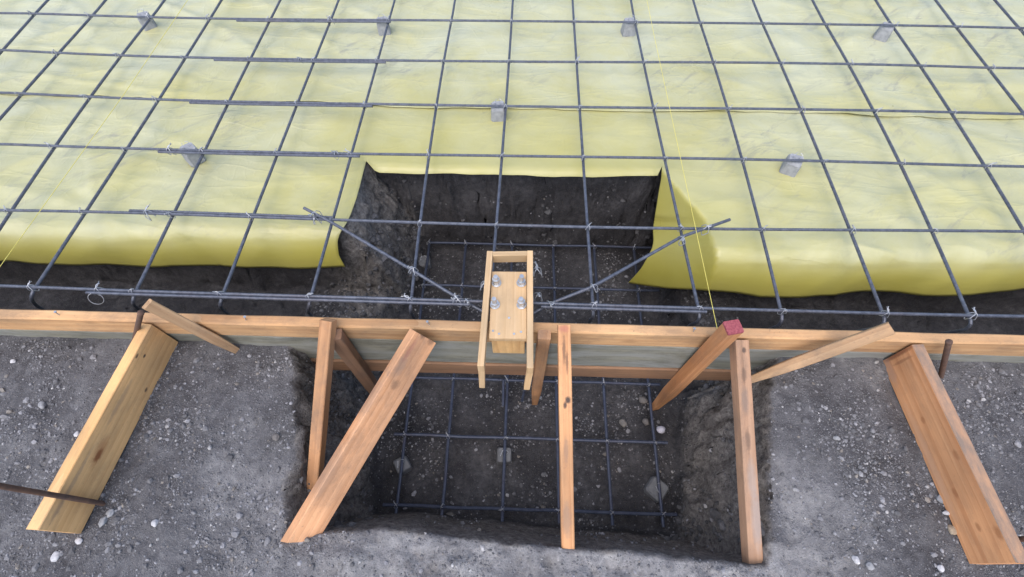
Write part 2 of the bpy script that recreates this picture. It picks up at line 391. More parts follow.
# ------------------------------------------------------------------ yellow vapour film
def film_z(x, y):
    z = .006*fb(x*1.6, y*1.9, 2, 3)
    k = .35 + .65*sst(.2, 1.2, abs(x-.1)/1.3)                # flatter near the pit, more rumpled at the sides
    a = ns(x*1.9+y*2.6, y*1.1-x*.5, 5); z += k*.011*max(0, 1-abs(a)*4.0)**1.5
    a = ns(x*2.2-y*2.4+4, y*.9+x*.4, 8); z += k*.010*max(0, 1-abs(a)*4.4)**1.5
    a = ns(x*1.2+8, y*5.0+x*.8, 11); z += k*.008*max(0, 1-abs(a)*4.5)**1.3
    z += .0035*fb(x*7, y*8, 14, 4)
    return z
BOT = [(-3, .215), (-2.06, .222), (-1.43, .214), (-.65, .237), (.48, .190), (.99, .158), (1.53, .182), (2.02, .21), (3.2, .2)]
XLV = [(0, -.592), (.30, -.592), (.55, -.606), (.78, -.640), (.9, -.648), (1, -.640)]     # notch edges against fold position
XRV = [(0, .632), (.1, .618), (.18, .602), (.43, .556), (.6, .545), (.85, .512), (1, .482)]
def film_front():
    V, F, FL = [], [], []
    xa = [(-3.0+ (i/110)*1.0) for i in range(111)]                              # dummy spacing 0..1 maps below
    NL, NM, NR = 190, 60, 200
    back_rows = [1.16-(1.16-.66)*i/24 for i in range(25)]
    ND = 46
    def col_x(i, v):
        xl, xr = curve1(XLV, v), curve1(XRV, v)
        if i <= NL: return lerp(-4.6, xl, (i/NL)**.72)
        if i <= NL+NM: return lerp(xl, xr, (i-NL)/NM)
        return lerp(xr, 4.8, ((i-NL-NM)/NR)**1.35)
    NC = NL+NM+NR+1
    rows = [('b', y) for y in back_rows] + [('d', (k+1)/ND) for k in range(ND)]
    for kind, q in rows:
        for i in range(NC):
            if kind == 'b':
                x = col_x(i, 0); y = q; z = -.082; fl = 1.0
                dx = x+.592
                if y < .70:                                                     # the cut edge runs a little unevenly
                    yn = .602 + .055*max(0, 1-dx/.05) + .004*ns(x*9, 1) + .018*sst(.3, .632, x)
                    if -.592 < x < .632: y = lerp(.70, yn, (.70-q)/.04)
                    if -.592 < x < .632: z -= .012*sst(.70, .60, y)
            else:
                v = q; x = col_x(i, v)
                yb = curve1(BOT, x) + .007*ns(x*3.1, 7) ; zb = -.25+.012*ns(x*2.3, 2)
                # .66 -> start of fold straight, then a bezier over the edge
                ys = yb+.095
                if v < .5: y = lerp(.66, ys, v/.5); z = -.082; fl = 1.0
                else:
                    w = (v-.5)/.5; side = sst(.4, .9, x)
                    p0, p1, p2 = (ys, -.082), (lerp(yb+.012, yb+.022, side), -.081), (yb-.0, zb)
                    y = (1-w)**2*p0[0]+2*w*(1-w)*p1[0]+w*w*p2[0]; z = (1-w)**2*p0[1]+2*w*(1-w)*p1[1]+w*w*p2[1]
                    fl = 1-.85*sst(.15, .8, w)
                    bul = (.012+.014*sst(.4, .9, x))*ns(x*2.6, 3, v*1.5)*w + .010*(abs(ns(x*5+v*2, 9, v*1.5))-.2)*w
                    y += bul
                # curled edges at the notch
                if i <= NL: e = math.exp(-((curve1(XLV, v)-x)/.05))
                elif i >= NL+NM: e = math.exp(-((x-curve1(XRV, v))/.05))
                else: e = 0
                z += .010*e*sst(.2, .8, v)
            if i >= NL+NM and kind == 'd':
                ax, ay, bx, by = .640, .625, .765, .38
                dd = ((bx-ax)*(y-ay)-(by-ay)*(x-ax))/math.hypot(bx-ax, by-ay)      # distance to the fold line, negative on the pit side
                if y < by: dd = (x-.765-.10*(by-y))
                if dd < 0:
                    zn = z+max(dd, -.30)*.95
                    if zn < z:
                        p_ = CAM+(Vector((x, y, z))-CAM)*((zn-CAM.z)/(z-CAM.z)); x, y, z = p_; fl *= .35
            s = film_z(x, y) if z > -.12 else film_z(x, y)*.5
            # overlap crease on the left drape
            for (ax, ay), (bx, by) in (((-1.78, .66), (-1.60, .36)), ((-1.42, .36), (-1.16, .23))):
                tt = ((x-ax)*(bx-ax)+(y-ay)*(by-ay))/((bx-ax)**2+(by-ay)**2)
                if -.05 < tt < 1.05:
                    dd = ((x-ax)*(by-ay)-(y-ay)*(bx-ax))/math.hypot(bx-ax, by-ay)
                    s += .007*math.exp(-abs(dd)/.03)*(1 if dd < 0 else 0)
            V.append((x, y, min(z+s, -.022))); FL.append(fl)
    for j in range(len(rows)-1):
        front = rows[j+1][0] == 'd'
        for i in range(NC-1):
            if front and NL <= i < NL+NM: continue
            F.append((j*NC+i, j*NC+i+1, (j+1)*NC+i+1, (j+1)*NC+i))
    used = sorted({k for f in F for k in f}); mp = {k: n for n, k in enumerate(used)}
    o = mesh('plastic_sheet', [V[k] for k in used], [tuple(mp[k] for k in f) for f in F], M['film'], smooth=True)
    a = o.data.attributes.new('flat', 'FLOAT', 'POINT'); a.data.foreach_set('value', [FL[k]*(.42+.32*sst(.35, 1.3, abs(V[k][0]-.05))+.18*sst(.5, 1.0, V[k][1])) for k in used])
    md = o.modifiers.new('thickness', 'SOLIDIFY'); md.thickness = .0012; md.offset = -1
    tag(o, 'yellow plastic sheet folded down into the trench and cut out around the pit', 'plastic sheet', 'yellow vapour sheets')
def film_back():
    V, F = [], []; NX, NY = 560, 150
    seam = [(-3, 1.05), (-2.37, 1.036), (-1.89, 1.02), (-.5, .987), (.218, .985), (1.1, .994), (1.71, .983), (2.2, .977), (3.2, .97)]
    for j in range(NY+1):
        for i in range(NX+1):
            x = lerp(-4.6, 4.8, i/NX); y0 = curve1(seam, x)+.006*ns(x*2.2, 5)
            y = lerp(y0, 3.1, (j/NY)**1.15)
            lift = .004+.004*math.exp(-(y-y0)/.04)*(1+1.5*ns(x*3, 8))+.006*math.exp(-(y-y0)/.02)*max(0, ns(x*1.5, 2))
            V.append((x, y, min(-.082+film_z(x, y)+lift, -.020)))
    for j in range(NY):
        for i in range(NX): F.append((j*(NX+1)+i, j*(NX+1)+i+1, (j+1)*(NX+1)+i+1, (j+1)*(NX+1)+i))
    o = mesh('plastic_sheet', V, F, M['film'], smooth=True)
    a = o.data.attributes.new('flat', 'FLOAT', 'POINT'); a.data.foreach_set('value', [.70+.30*sst(1.0, 1.35, p[1]) for p in V])
    md = o.modifiers.new('thickness', 'SOLIDIFY'); md.thickness = .0012; md.offset = -1
    tag(o, 'wide yellow plastic sheet overlapping at a seam under the far rebar', 'plastic sheet', 'yellow vapour sheets')
film_front(); film_back()

# ------------------------------------------------------------------ slab rebar mat
ROWPX = {
 0: [(0, 286), (35, 287), (137, 290.5), (223, 293.5), (311, 297), (412, 300.5), (470, 301.5), (593, 303.5), (698, 307.5), (781, 311.5), (883, 313.5), (968, 315.5), (1023, 316)],
 1: [(0, 210), (87, 212), (174, 214), (254, 217), (332, 220), (419, 222.5), (494, 224.5), (587, 227), (680, 229), (760, 229.3), (848, 229.5), (931, 230.5), (1023, 231.5)],
 2: [(0, 145), (55, 146), (129, 147.5), (203, 150.5), (278, 152.5), (353, 154.5), (429, 155.5), (502, 156.2), (583, 157), (665, 157.5), (742, 158.5), (823, 161), (901, 163.5), (986, 165.5)],
 3: [(0, 93), (22, 94), (91, 96.5), (158, 98.5), (230, 101), (297, 103.5), (364, 105), (437, 106), (506, 106.5), (580, 107), (653, 107.5), (728, 108), (800, 109), (873, 110.5), (950, 112.5), (1024, 114)],
 4: [(2, 51), (60, 52), (123, 54), (186, 56.5), (252, 58.5), (315, 60), (378, 61), (444, 61.7), (509, 62), (576, 61.5), (643, 61.5), (712, 62), (780, 62.5), (847, 63.7), (920, 66.3), (988, 68)],
 5: [(35, 14), (93, 14.8), (152, 16.5), (211, 18), (270, 19), (331, 19.7), (389, 20.5), (451, 21.3), (511, 21.7), (574, 22), (635, 21.8), (700, 21.7), (762, 22.8), (826, 24.5), (893, 26.2), (956, 27), (1019, 28)],
}
COLPX = {   # column -> pixel crossings from row 0 backwards
 -8: [(2, 51), (35, 14)], -7: [(22, 94), (60, 52), (93, 14.8)], -6: [(12, 210.5), (55, 146), (91, 96.5), (123, 54), (152, 16.5)],
 -5: [(35, 287), (87, 212), (129, 147.5), (158, 98.5), (186, 56.5), (211, 18)], -4: [(137, 290), (174, 214), (203, 150.5), (230, 101), (252, 58.5), (270, 19)],
 -3: [(223, 293), (254, 217), (278, 152.5), (297, 103.5), (315, 60), (331, 19.7)], -2: [(311, 297), (332, 220), (353, 154.5), (364, 105), (378, 61), (389, 20.5)],
 -1: [(412, 300), (419, 223), (429, 155.5), (437, 106), (444, 61.5), (451, 21.3)], 0: [(490, 301), (496, 224), (502, 156), (506, 106.5), (509, 62), (511.5, 21.7)],
 1: [(593, 303.5), (587, 227), (583, 157), (580, 107), (576, 61.5), (574, 22)], 2: [(698, 306.5), (680, 229), (665, 157.5), (653, 107.5), (643, 61.5), (635, 21.8)],
 3: [(781, 311), (760, 229), (742, 158), (728, 108), (712, 62), (700, 21.5)], 4: [(883, 313), (848, 229), (823, 161), (800, 109), (780, 62.5), (762, 22.8)],
 5: [(968, 315), (931, 230), (901, 163.5), (873, 110.5), (847, 63.5), (826, 24.5)], 6: [(1023, 231), (986, 165.5), (950, 112.5), (920, 66.5), (893, 26.3)],
 7: [(1024, 114), (988, 68), (956, 27)], 8: [(1019, 28)],
}
RB = .0053                                # rebar radius
ROW_Z, COL_Z = 0.0, -.0145
def polyfit(ts, vs_, deg):
    n = deg+1; A = [[sum(t**(i+j) for t in ts) for j in range(n)]+[sum(v*t**i for t, v in zip(ts, vs_))] for i in range(n)]
    for i in range(n):
        p = max(range(i, n), key=lambda k: abs(A[k][i])); A[i], A[p] = A[p], A[i]
        for k in range(n):
            if k != i:
                q = A[k][i]/A[i][i]; A[k] = [a-q*b for a, b in zip(A[k], A[i])]
    c = [A[i][n]/A[i][i] for i in range(n)]
    return lambda t: sum(ci*t**i for i, ci in enumerate(c))
mat_slab = thing('rebar_mat', 'grid of grey steel rebar tied over the yellow plastic', 'rebar mat', (0, .9, 0))
def bar(name, path, mat, parent, r=RB, off=(0, .9, 0), step=.0055):
    path = [Vector(p)-Vector(off) for p in path]
    V, F = tube_data(resample(path, step), r, 8, .07)
    return mesh(name, V, F, mat, parent, smooth=False)
rowfn = {}
for k, pts in ROWPX.items():
    w = [P(x, y, ROW_Z) for x, y in pts]
    fn = polyfit([q.x for q in w], [q.y for q in w], 4 if k < 2 else 3)
    x0, x1 = w[0].x, w[-1].x
    def rf(x, fn=fn, x0=x0, x1=x1):
        if x < x0: return fn(x0)+(x-x0)*.01
        if x > x1: return fn(x1)+(x-x1)*.0
        return fn(x)
    rowfn[k] = rf
for k in (6, 7, 8): rowfn[k] = lambda x, k=k: rowfn[5](x)*.6+.4*1.55+.312*(k-5)
def sag(x, k): return .0035*ns(x*.9, k*3.1, 2)
for k in range(9):
    L = 4.4
    bar('crosswise_bar', [(x, rowfn[k](x), ROW_Z+sag(x, k)) for x in [lerp(-L, L+.1, i/60) for i in range(61)]], M['rebar'], mat_slab)
# lapped splices (second bar lying against the first)
def px_x(k, px): 
    y = curve1(ROWPX[k], px); return P(px, y, ROW_Z).x
SPL = [(0, 88, 470, -.0116), (0, 541, 706, -.0116), (1, 128, 333, .0116), (2, 160, 360, -.0116), (3, 191, 373, -.0116), (4, 215, 386, -.0116), (5, 237, 391, -.0116)]
for k, a, b, dy in SPL:
    xa, xb = px_x(k, a), px_x(k, b)
    bar('splice_bar', [(lerp(xa, xb, i/24), rowfn[k](lerp(xa, xb, i/24))+dy, ROW_Z+sag(lerp(xa, xb, i/24), k)-.002) for i in range(25)], M['rebar'], mat_slab)
for k in (6, 7, 8):
    bar('splice_bar', [(lerp(-1.6, -.6, i/16), rowfn[k](lerp(-1.6, -.6, i/16))-.0165, ROW_Z-.002) for i in range(17)], M['rebar'], mat_slab)
colfn = {}
for c, pts in COLPX.items():
    w = [P(x, y, COL_Z) for x, y in pts]
    if len(w) >= 4: colfn[c] = polyfit([q.y for q in w], [q.x for q in w], 2)
    elif len(w) >= 2: colfn[c] = polyfit([q.y for q in w], [q.x for q in w], 1)
    else: colfn[c] = lambda y, x=w[0].x: x
for c in range(9, 15): colfn[-c] = lambda y, c=c: -.306*c+.01*y; colfn[c] = lambda y, c=c: .307*c
HOOK = {-5: (37, 306), -4: (138, 309), -3: (223, 310), -2: (308, 312), -1: (413, 316), 1: (590, 320), 2: (690, 325), 3: (768, 330), 4: (858, 331), 5: (945, 333)}
for c, fn in colfn.items():
    y0 = rowfn[0](fn(0))-.006
    def cx(y, fn=fn): return fn(min(y, 1.62))+(.0 if y < 1.62 else 0)
    path = [Vector((cx(y), y, COL_Z)) for y in [lerp(2.72, y0, i/50) for i in range(51)]]
    e = path[-1]
    c1 = e+Vector((0, -.030, -.004))
    hk = P(*HOOK[c], -.11) if c in HOOK else e+Vector((0, -.034, -.11))     # hooks lean a little, each in its own way
    m1 = c1.lerp(hk, .45)
    for i in range(1, 13):
        t = i/12; path.append(e*(1-t)**2+c1*2*t*(1-t)+m1*t*t)
    path.append(hk); path.append(hk+(hk-m1).normalized()*.03+Vector((0, 0, -.14)))
    bar('lengthwise_bar', path, M['rebar'], mat_slab)

# wire ties: a crossed loop with a twisted tail, four patterns shared by every crossing
def tie_mesh(seed):
    rnd = random.Random(seed); V, F = [], []
    def wire(pts, r=.0014):
        v, f = tube_data(smooth_path(pts, 3), r, 5); o = len(V); V.extend(v); F.extend([tuple(k+o for k in q) for q in f])
    s = .0105; t = .0075
    wire([(-s, -s*.9, -.006), (-s*.5, -s*.5, t), (0, 0, t+.003), (s*.5, s*.5, t), (s, s, -.008)])
    wire([(s, -s, -.006), (s*.5, -s*.5, t), (0, .001, t+.005), (-s*.5, s*.5, t), (-s, s*.9, -.008)])
    wire([(-s, -s*.9, -.006), (-s, 0, -.024), (-s, s*.9, -.008)]); wire([(s, -s, -.006), (s, 0, -.024), (s, s, -.008)])
    a = rnd.uniform(0, 6.28); d = Vector((math.cos(a), math.sin(a), .4)); q = Vector((0, 0, t+.004))
    L = rnd.uniform(.008, .020)
    wire([q, q+d*L*.4+Vector((.002, .002, .002)), q+d*L*.8, q+d*L+Vector((rnd.uniform(-.006, .006), rnd.uniform(-.006, .006), .005))], .0022)
    wire([q, q+d*L*.5-Vector((.002, .002, -.002)), q+d*L*1.15+Vector((rnd.uniform(-.008, .008), rnd.uniform(-.008, .008), -.003))], .0010)
    m = bpy.data.meshes.new('wire_tie'); m.from_pydata([tuple(p) for p in V], [], F); m.materials.append(M['wire']); return m
TIES = [tie_mesh(s) for s in range(6)]
def tie(p, parent, off=(0, .9, 0), sc=None):
    o = link('wire_tie', random.choice(TIES), None, parent); o.location = Vector(p)-Vector(off)
    o.rotation_euler = (random.uniform(-.2, .2), random.uniform(-.2, .2), random.choice((0, 1, 2, 3))*math.pi/2+random.uniform(-.4, .4))
    s = sc or random.uniform(.85, 1.15); o.scale = (s, s, s); return o
for k in range(7):
    for c, fn in colfn.items():
        if abs(c) > 8 or (k == 0 and abs(c) > 5) or (k == 1 and abs(c) > 6): continue
        x = fn(rowfn[k](fn(.9))); y = rowfn[k](x)
        tie((x, y, ROW_Z), mat_slab, sc=random.uniform(.8, 1.05) if k == 0 else random.uniform(.62, .85))
for k, px in ((0, 98), (0, 459), (0, 467), (2, 170), (1, 148), (1, 316), (2, 336), (0, 553), (5, 330), (4, 300)):
    x = px_x(k, px); tie((x, rowfn[k](x), ROW_Z), mat_slab)
# loose curl of wire under the edge bar
cx0 = px_x(0, 98); cy0 = rowfn[0](cx0)
V, F = tube_data([Vector((cx0+.026*math.cos(a)-.002, cy0-.028+.012*math.sin(a)-.9, -.012+.016*math.sin(a))) for a in [lerp(.9, -4.3, i/22) for i in range(23)]], .0011, 5)
mesh('wire_curl', V, F, M['wire'], mat_slab)

# diagonal bars at the re-entrant corners of the pit
def loose_bar(label, pts):
    pts = [Vector(p) for p in pts]; o = thing('rebar', label, 'rebar', pts[0], 'diagonal corner bars')
    bar('ribbed_bar', pts, M['rebar'], o, RB*1.03, pts[0])
    return o
dl = loose_bar('diagonal rebar left of the bolt template, its upper end over the left sheet', [P(304, 208, .026), P(330, 221.5, .020), P(412, 270, .006), P(456, 297, -.016), P(484, 312, -.03)])
dr = loose_bar('diagonal rebar right of the bolt template, its upper end over the right sheet', [P(730, 219.5, .026), P(681, 237, .018), P(592, 287, .008), P(552, 303, -.016), P(532, 314, -.03)])
for o, pp in ((dl, [(316, 214, .02), (413, 270, .006), (457, 298, -.01)]), (dr, [(706, 228, .022), (682, 239, .016), (593, 287, .008), (549, 304, -.012)])):
    for a, b, z in pp: tie(P(a, b, z), o, o.location, 1.15)

# ------------------------------------------------------------------ pit rebar mat
mat_pit = thing('rebar_mat', 'shaded steel rebar grid lying low on the floor of the pit', 'rebar mat', (.1, 0, -.6))
PO = (.1, 0, -.6); RP = .0060
PROW = [-.593, -.331, -.089, .148, .375, .625]; PCOL = [(-.385, -.41), (-.212, -.222), (.016, .012), (.228, .222), (.426, .428), (.614, .626)]
for i, y in enumerate(PROW):
    a, b = (-.435, .665) if i < 3 else (-.40, .72)
    bar('crosswise_bar', [(lerp(a, b, k/8), y+.004*ns(k*.7, i), -.600+.003*ns(k*.6, i+9)) for k in range(9)], M['rebar_pit_shade'], mat_pit, RP, PO)
for i, (a, b) in enumerate(PCOL):
    bar('lengthwise_bar', [(lerp(a, b, k/10)+.004*ns(k*.6, i+4), lerp(-.635, .665, k/10), -.614+.003*ns(k*.5, i+2)) for k in range(11)], M['rebar_pit_shade'], mat_pit, RP, PO)
    for y in PROW: tie((lerp(a, b, (y+.635)/1.3), y, -.600), mat_pit, PO, .72)
for x0, y0, x1, y1, za, zb in ((503.5, 380, 503, 406, -.56, -.62), (527, 379, 522, 401, -.50, -.60)):
    bar('dowel', [P(x0, y0, za), P(x1, y1, zb)], M['rebar_pit_shade'], mat_pit, RP*.9, PO)

# ------------------------------------------------------------------ concrete spacer blocks
def block_mesh(seed, a, b, h):
    rnd = random.Random(seed); V, F = [], []
    lv = [(0, a), (.12, a*1.02), (.85, b), (1, b*.86)]
    for z, s in lv:
        for k in range(4):
            for dx, dy in ((-.78, -1), (.78, -1)):
                ang = k*math.pi/2; x, y = dx*s, dy*s
                V.append((x*math.cos(ang)-y*math.sin(ang)+rnd.uniform(-.0015, .0015), x*math.sin(ang)+y*math.cos(ang)+rnd.uniform(-.0015, .0015), z*h+rnd.uniform(-.001, .001)))
    for j in range(3):
        for k in range(8): F.append((j*8+k, j*8+(k+1) % 8, (j+1)*8+(k+1) % 8, (j+1)*8+k))
    F.append(tuple(range(24, 32))); F.append(tuple(reversed(range(8)))); return V, F
def spacer(p, rz, a, b, h, label, seed, tilt=0, mt=None):
    o = thing('spacer_block', label, 'spacer block', p, 'concrete spacer blocks'); o.rotation_euler = (tilt, tilt*.6, rz)
    V, F = block_mesh(seed, a, b, h); mesh('block', V, F, mt or M['concrete'], o)
    Vw, Fw = [], []
    for sx in (-1, 1):
        pts = [(sx*.008, 0, h*.6), (sx*.010, .002, h+.004), (sx*.016, .008*sx, h+.016), (sx*.006, .014, h+.020)]
        v, f = tube_data(smooth_path(pts, 3), .0011, 5); k0 = len(Vw); Vw += v; Fw += [tuple(q+k0 for q in ff) for ff in f]
    mesh('tie_wire', Vw, Fw, M['wire'], o)
SP = [(149, 31, .6, 'concrete spacer block under the farthest visible bar at the far left'),
      (384, 36, .25, 'concrete spacer block under the farthest visible bar, left of centre'),
      (628, 37, .15, 'concrete spacer block under the farthest visible bar, beside the yellow string'),
      (881, 42, -.5, 'concrete spacer block under the farthest visible bar at the far right'),
      (498, 122, .08, 'concrete spacer block directly behind the bolt template, mid sheet'),
      (194, 165, .85, 'tilted concrete spacer block under the doubled bar on the left sheet'),
      (789, 176, -.45, 'concrete spacer block on the right sheet, right of the pit')]
for i, (x, y, rz, lb) in enumerate(SP):
    q = P(x, y, -.080); q.z = -.080
    spacer(q+Vector((0, .026, 0)), rz, .031, .029, .070, lb, i, .06 if i == 5 else .02)
PB = [(402, 465, .55, .030, 'grey spacer block in the pit near the left end of the rebar grid'), (504, 455, .03, .031, 'square grey spacer block in the middle of the pit floor'),
      (656, 489, .9, .038, 'broken pale concrete block at the right end of the pit grid'), (424, 262, .2, .032, 'pale spacer block low in the far left corner of the pit')]
for i, (x, y, rz, a, lb) in enumerate(PB):
    q = P(x, y, -.64); spacer(Vector((q.x, q.y, -.672)), rz, a, a*.95, .052, lb, 20+i, .05, M['concrete_dark'])

# ------------------------------------------------------------------ lumber
def board(name, A, B, w, t, wdir, mat, parent=None, cutA=None, cutB=None, up=(0, 0, 1), wob=.0008, taper=None, ch=.0022):
    """A and B run along the middle of one wide face; the wood lies behind that face. cutA/cutB: plane (point, normal) for a mitred end"""
    A, B = Vector(A), Vector(B); a = (B-A).normalized(); wv = Vector(wdir); wv = (wv-a*wv.dot(a)).normalized(); n = a.cross(wv)
    if n.dot(Vector(up)) < 0: wv = -wv; n = -n
    L = (B-A).length; hw = w/2
    sec = [(-hw+ch, 0), (hw-ch, 0), (hw, -ch), (hw, -t+ch), (hw-ch, -t), (-hw+ch, -t), (-hw, -t+ch), (-hw, -ch)]
    NS = max(2, int(L/.05)); V, F = [], []; sd_ = random.uniform(0, 99)
    def end(y, z, base, cut):
        if not cut: return base
        q, m = Vector(cut[0]), Vector(cut[1]); o = A+wv*y+n*z; return (q-o).dot(m)/a.dot(m)
    for i in range(NS+1):
        s = i/NS; k = 1 if not taper else lerp(1, taper, max(0, (s-.7)/.3))
        for (y, z) in sec:
            y2, z2 = y*k, -t/2+(z+t/2)*k
            x0, x1 = end(y2, z2, 0, cutA), end(y2, z2, L, cutB); x = lerp(x0, x1, s)
            V.append((x, y2+wob*ns(x*7, sd_, y*30), z2+wob*ns(x*6, sd_+5, y*30)))
    for i in range(NS):
        for k in range(8): F.append((i*8+k, (i+1)*8+k, (i+1)*8+(k+1) % 8, i*8+(k+1) % 8))
    F.append(tuple(range(8))); F.append(tuple(reversed(range(NS*8, NS*8+8))))
    o = mesh(name, V, F, mat, None)
    Mx = Matrix(((a.x, wv.x, n.x, A.x), (a.y, wv.y, n.y, A.y), (a.z, wv.z, n.z, A.z), (0, 0, 0, 1)))
    if parent: o.parent = parent; o.matrix_local = Matrix.Translation(parent.location).inverted() @ Mx
    else: o.matrix_world = Mx
    return o
def nail(p, parent, h=.02, lean=(0, 0), d=(0, 0, 1), r=.0018):
    p = Vector(p)-parent.location; d = Vector(d)+Vector((lean[0], lean[1], 0))
    path = [p-d*.004, p+d*h, p+d*h*1.001, p+d*(h+.0018)]
    V, F = tube_data(path, [r, r, r*2.3, r*2.3], 8); return mesh('nail', V, F, M['zinc'], parent)

# the edge form: three boards on edge
form = thing('edge_form', 'long wooden edge form of stacked boards between ground and trench', 'formwork', (0, FORM_F, -.2))
XA, XB = -4.7, 4.9
ym = FORM_F
def form_board(name, z0, z1, y, mat, thick, xa=XA, xb=XB, dz=0):
    return board(name, (xa, y, (z0+z1)/2), (xb, y+.004, (z0+z1)/2+dz), z1-z0, thick, (0, 0, 1), mat, form, up=(0, -1, 0), wob=.0016, ch=.005)
form_board('top_board', -.0535, FORM_T, FORM_F, M['form_top'], .034)
form_board('middle_board', -.238, -.0555, FORM_F+.002, M['form_grey'], .030)
form_board('lower_board', -.335, -.240, FORM_F-.004, M['form_low'], .034, -1.1, 1.25)
for x, lx in ((247, .25), (430, -.2), (692, -.1), (60, .1)):
    q = P(x, 317+ (x-247)*.017, FORM_T); nail((q.x, -.147, FORM_T), form, .018, (lx, .1))

# kickers on edge, left and right
q0, q1 = Vector((-1.083, FORM_F-.004, 0)), Vector((-1.137, -.742, 0))
board('kicker_board', (q0.x, q0.y, -.040), (q1.x, q1.y, -.048), .140, .034, (0, 0, 1), M['pine'], None, cutB=((0, -.742, 0), (0, 1, 0)), up=(1, 0, 0))
tag(bpy.context.scene.objects['kicker_board'], 'pale yellow kicker board with a knot, set on edge at left', 'board', 'kicker boards on edge')
o = board('kicker_board', (1.248, FORM_F-.004, -.040), (1.282, -.745, -.048), .142, .036, (0, 0, 1), M['fir'], None, cutB=((1.28, -.738, 0), (.03, 1, 0)), up=(-1, 0, 0))
tag(o, 'orange kicker board set on edge at right with a dirty top edge', 'board', 'kicker boards on edge')
# flat plank across the left pit edge
pa, pb = P(413.5, 331.5, .075), P(438, 343.3, 0.0)
ca = (pa+pb)/2; ax = Vector((-.315, -.55, -.205))
o = board('brace_plank', ca, ca+ax*1.02, .088, .037, pb-pa, M['fir_pink'], None, cutB=((0, -.738, -.19), (.0, 1, .15)))
tag(o, 'wide pinkish brace plank sloping from the form to the pit\'s near left corner', 'board')

# slender braces from the form over the pit to the near rim
def brace(A, B, w, t, mat, label, cutB=None, roll=0):
    A, B = Vector(A), Vector(B); a = (B-A).normalized(); wv = Matrix.Rotation(roll, 3, a) @ Vector((1, 0, 0))
    o = board('brace', A, B, w, t, wv, mat, None, cutB=cutB); return tag(o, label, 'brace', 'slender braces over the pit')
brace(PY(325.3, 321, -.172), P(308, 528, -.33), .038, .038, M['fir_brown'], 'slender brace partly hidden behind the wide pinkish plank', roll=.08)
brace(PY(564.5, 325, -.170), P(568.3, 556, -.178), .037, .036, M['fir'], 'slender brace with a knot, next to the bolt template, reaching the near rim', roll=0)
brace(PY(742.5, 340, -.172), P(757, 569, -.19), .043, .040, M['fir_brown'], 'slender greying brace along the right wall of the pit', roll=-.12)

# square stakes driven upright beside the form
def stake(name, x, y, z0, z1, w, t, mat, label, rz=0, lean=(0, 0), cat='stake', group='upright stakes in the pit'):
    A = Vector((x, y, z1)); B = Vector((x+lean[0], y+lean[1], z0))
    a = (B-A).normalized(); wv = Vector((math.cos(rz), math.sin(rz), 0))
    n = a.cross((wv-a*wv.dot(a)).normalized()); n = n if n.y < 0 else -n
    o = board(name, A+n*t/2, B+n*t/2, w, t, wv, mat, None, up=(0, -1, 0), taper=.55); return tag(o, label, cat, group)
s2 = P(338, 329, .045); b2 = P(377, 375, -.45)
stake('stake', s2.x-.012, FORM_F-.024, -.70, .035, .044, .036, M['fir_dark'], 'short dark stake behind the wide pinkish plank', .15, (b2.x-s2.x, .004))
stake('stake', .137, FORM_F-.030, -.70, .086, .038, .030, M['fir_brown'], 'brown stake standing just right of the bolt template', 0, (-.002, .030))
rs = stake('stake', .655, FORM_F-.031, -.70, .170, .046, .040, M['fir'], 'orange stake with a red painted top beside the right brace', .22, (-.004, .028))
# painted end grain of the red-topped stake
def stake_cap():
    xs = [v.co for v in rs.data.vertices][:8]; V = [(c.x-.0006, c.y, c.z) for c in xs]+[(c.x+.006, c.y*1.012, c.z*1.012+.0002) for c in xs]
    F = [tuple(range(8))]+[(k, (k+1) % 8, 8+(k+1) % 8, 8+k) for k in range(8)]
    c = mesh('painted_end', V, F, M['red'], rs); return c
stake_cap()
# thin pointed stakes leaning over the form
def lean_stake(A, B, w, t, mat, label, wdir):
    o = board('pointed_stake', A, B, w, t, wdir, mat, None, taper=.6); return tag(o, label, 'stake', 'thin stakes leaning on the form')
lean_stake(PY(148.5, 305, -.180), P(241, 353, -.135), .032, .020, M['split_stake'], 'thin split stake leaning right across the form at left', (.3, .9, .6))
lean_stake(PY(892, 328.5, -.185), P(748, 381, -.128), .036, .024, M['split_stake'], 'thin pale stake leaning left across the form at right', (-.2, .9, .5))

# marks that belong to single boards: the knot of the left kicker, stains, nail marks, a painted shadow line
def on_board(o, px, py):
    bpy.context.view_layer.update(); Mi = o.matrix_world.inverted(); c = Mi @ CAM; d = (Mi.to_3x3() @ ray(px, py)); q = c+d*(-c.z/d.z); return q.x, q.y
def remat(o, base, marks, **kw):
    sp = [(*on_board(o, px, py), rx, ry, amt, c) for px, py, rx, ry, amt, c in marks]
    o.data.materials.clear(); o.data.materials.append(wood(base[0], *base[1:], spots=sp, **kw))
KN, RU, GY, BK = (.17, .065, .025), (.30, .12, .05), (.16, .13, .115), (.06, .045, .04)
obs = {q['label']: q for q in scn.objects if 'label' in q.keys()}
def byl(t): return next(q for l, q in obs.items() if t in l)
remat(byl('pale yellow kicker'), ('pine_left', (.80, .53, .265), (.57, .335, .14)), [(98.5, 455, .024, .012, .95, KN), (100, 451, .05, .020, .45, RU), (137, 356, .010, .005, .8, BK), (144.5, 356, .008, .005, .9, BK),
      (146, 390, .009, .006, .8, BK), (120, 402, .09, .010, .35, GY), (75, 480, .10, .008, .4, GY), (60, 505, .05, .008, .35, GY)], grime_amt=.28, knots=0.0)
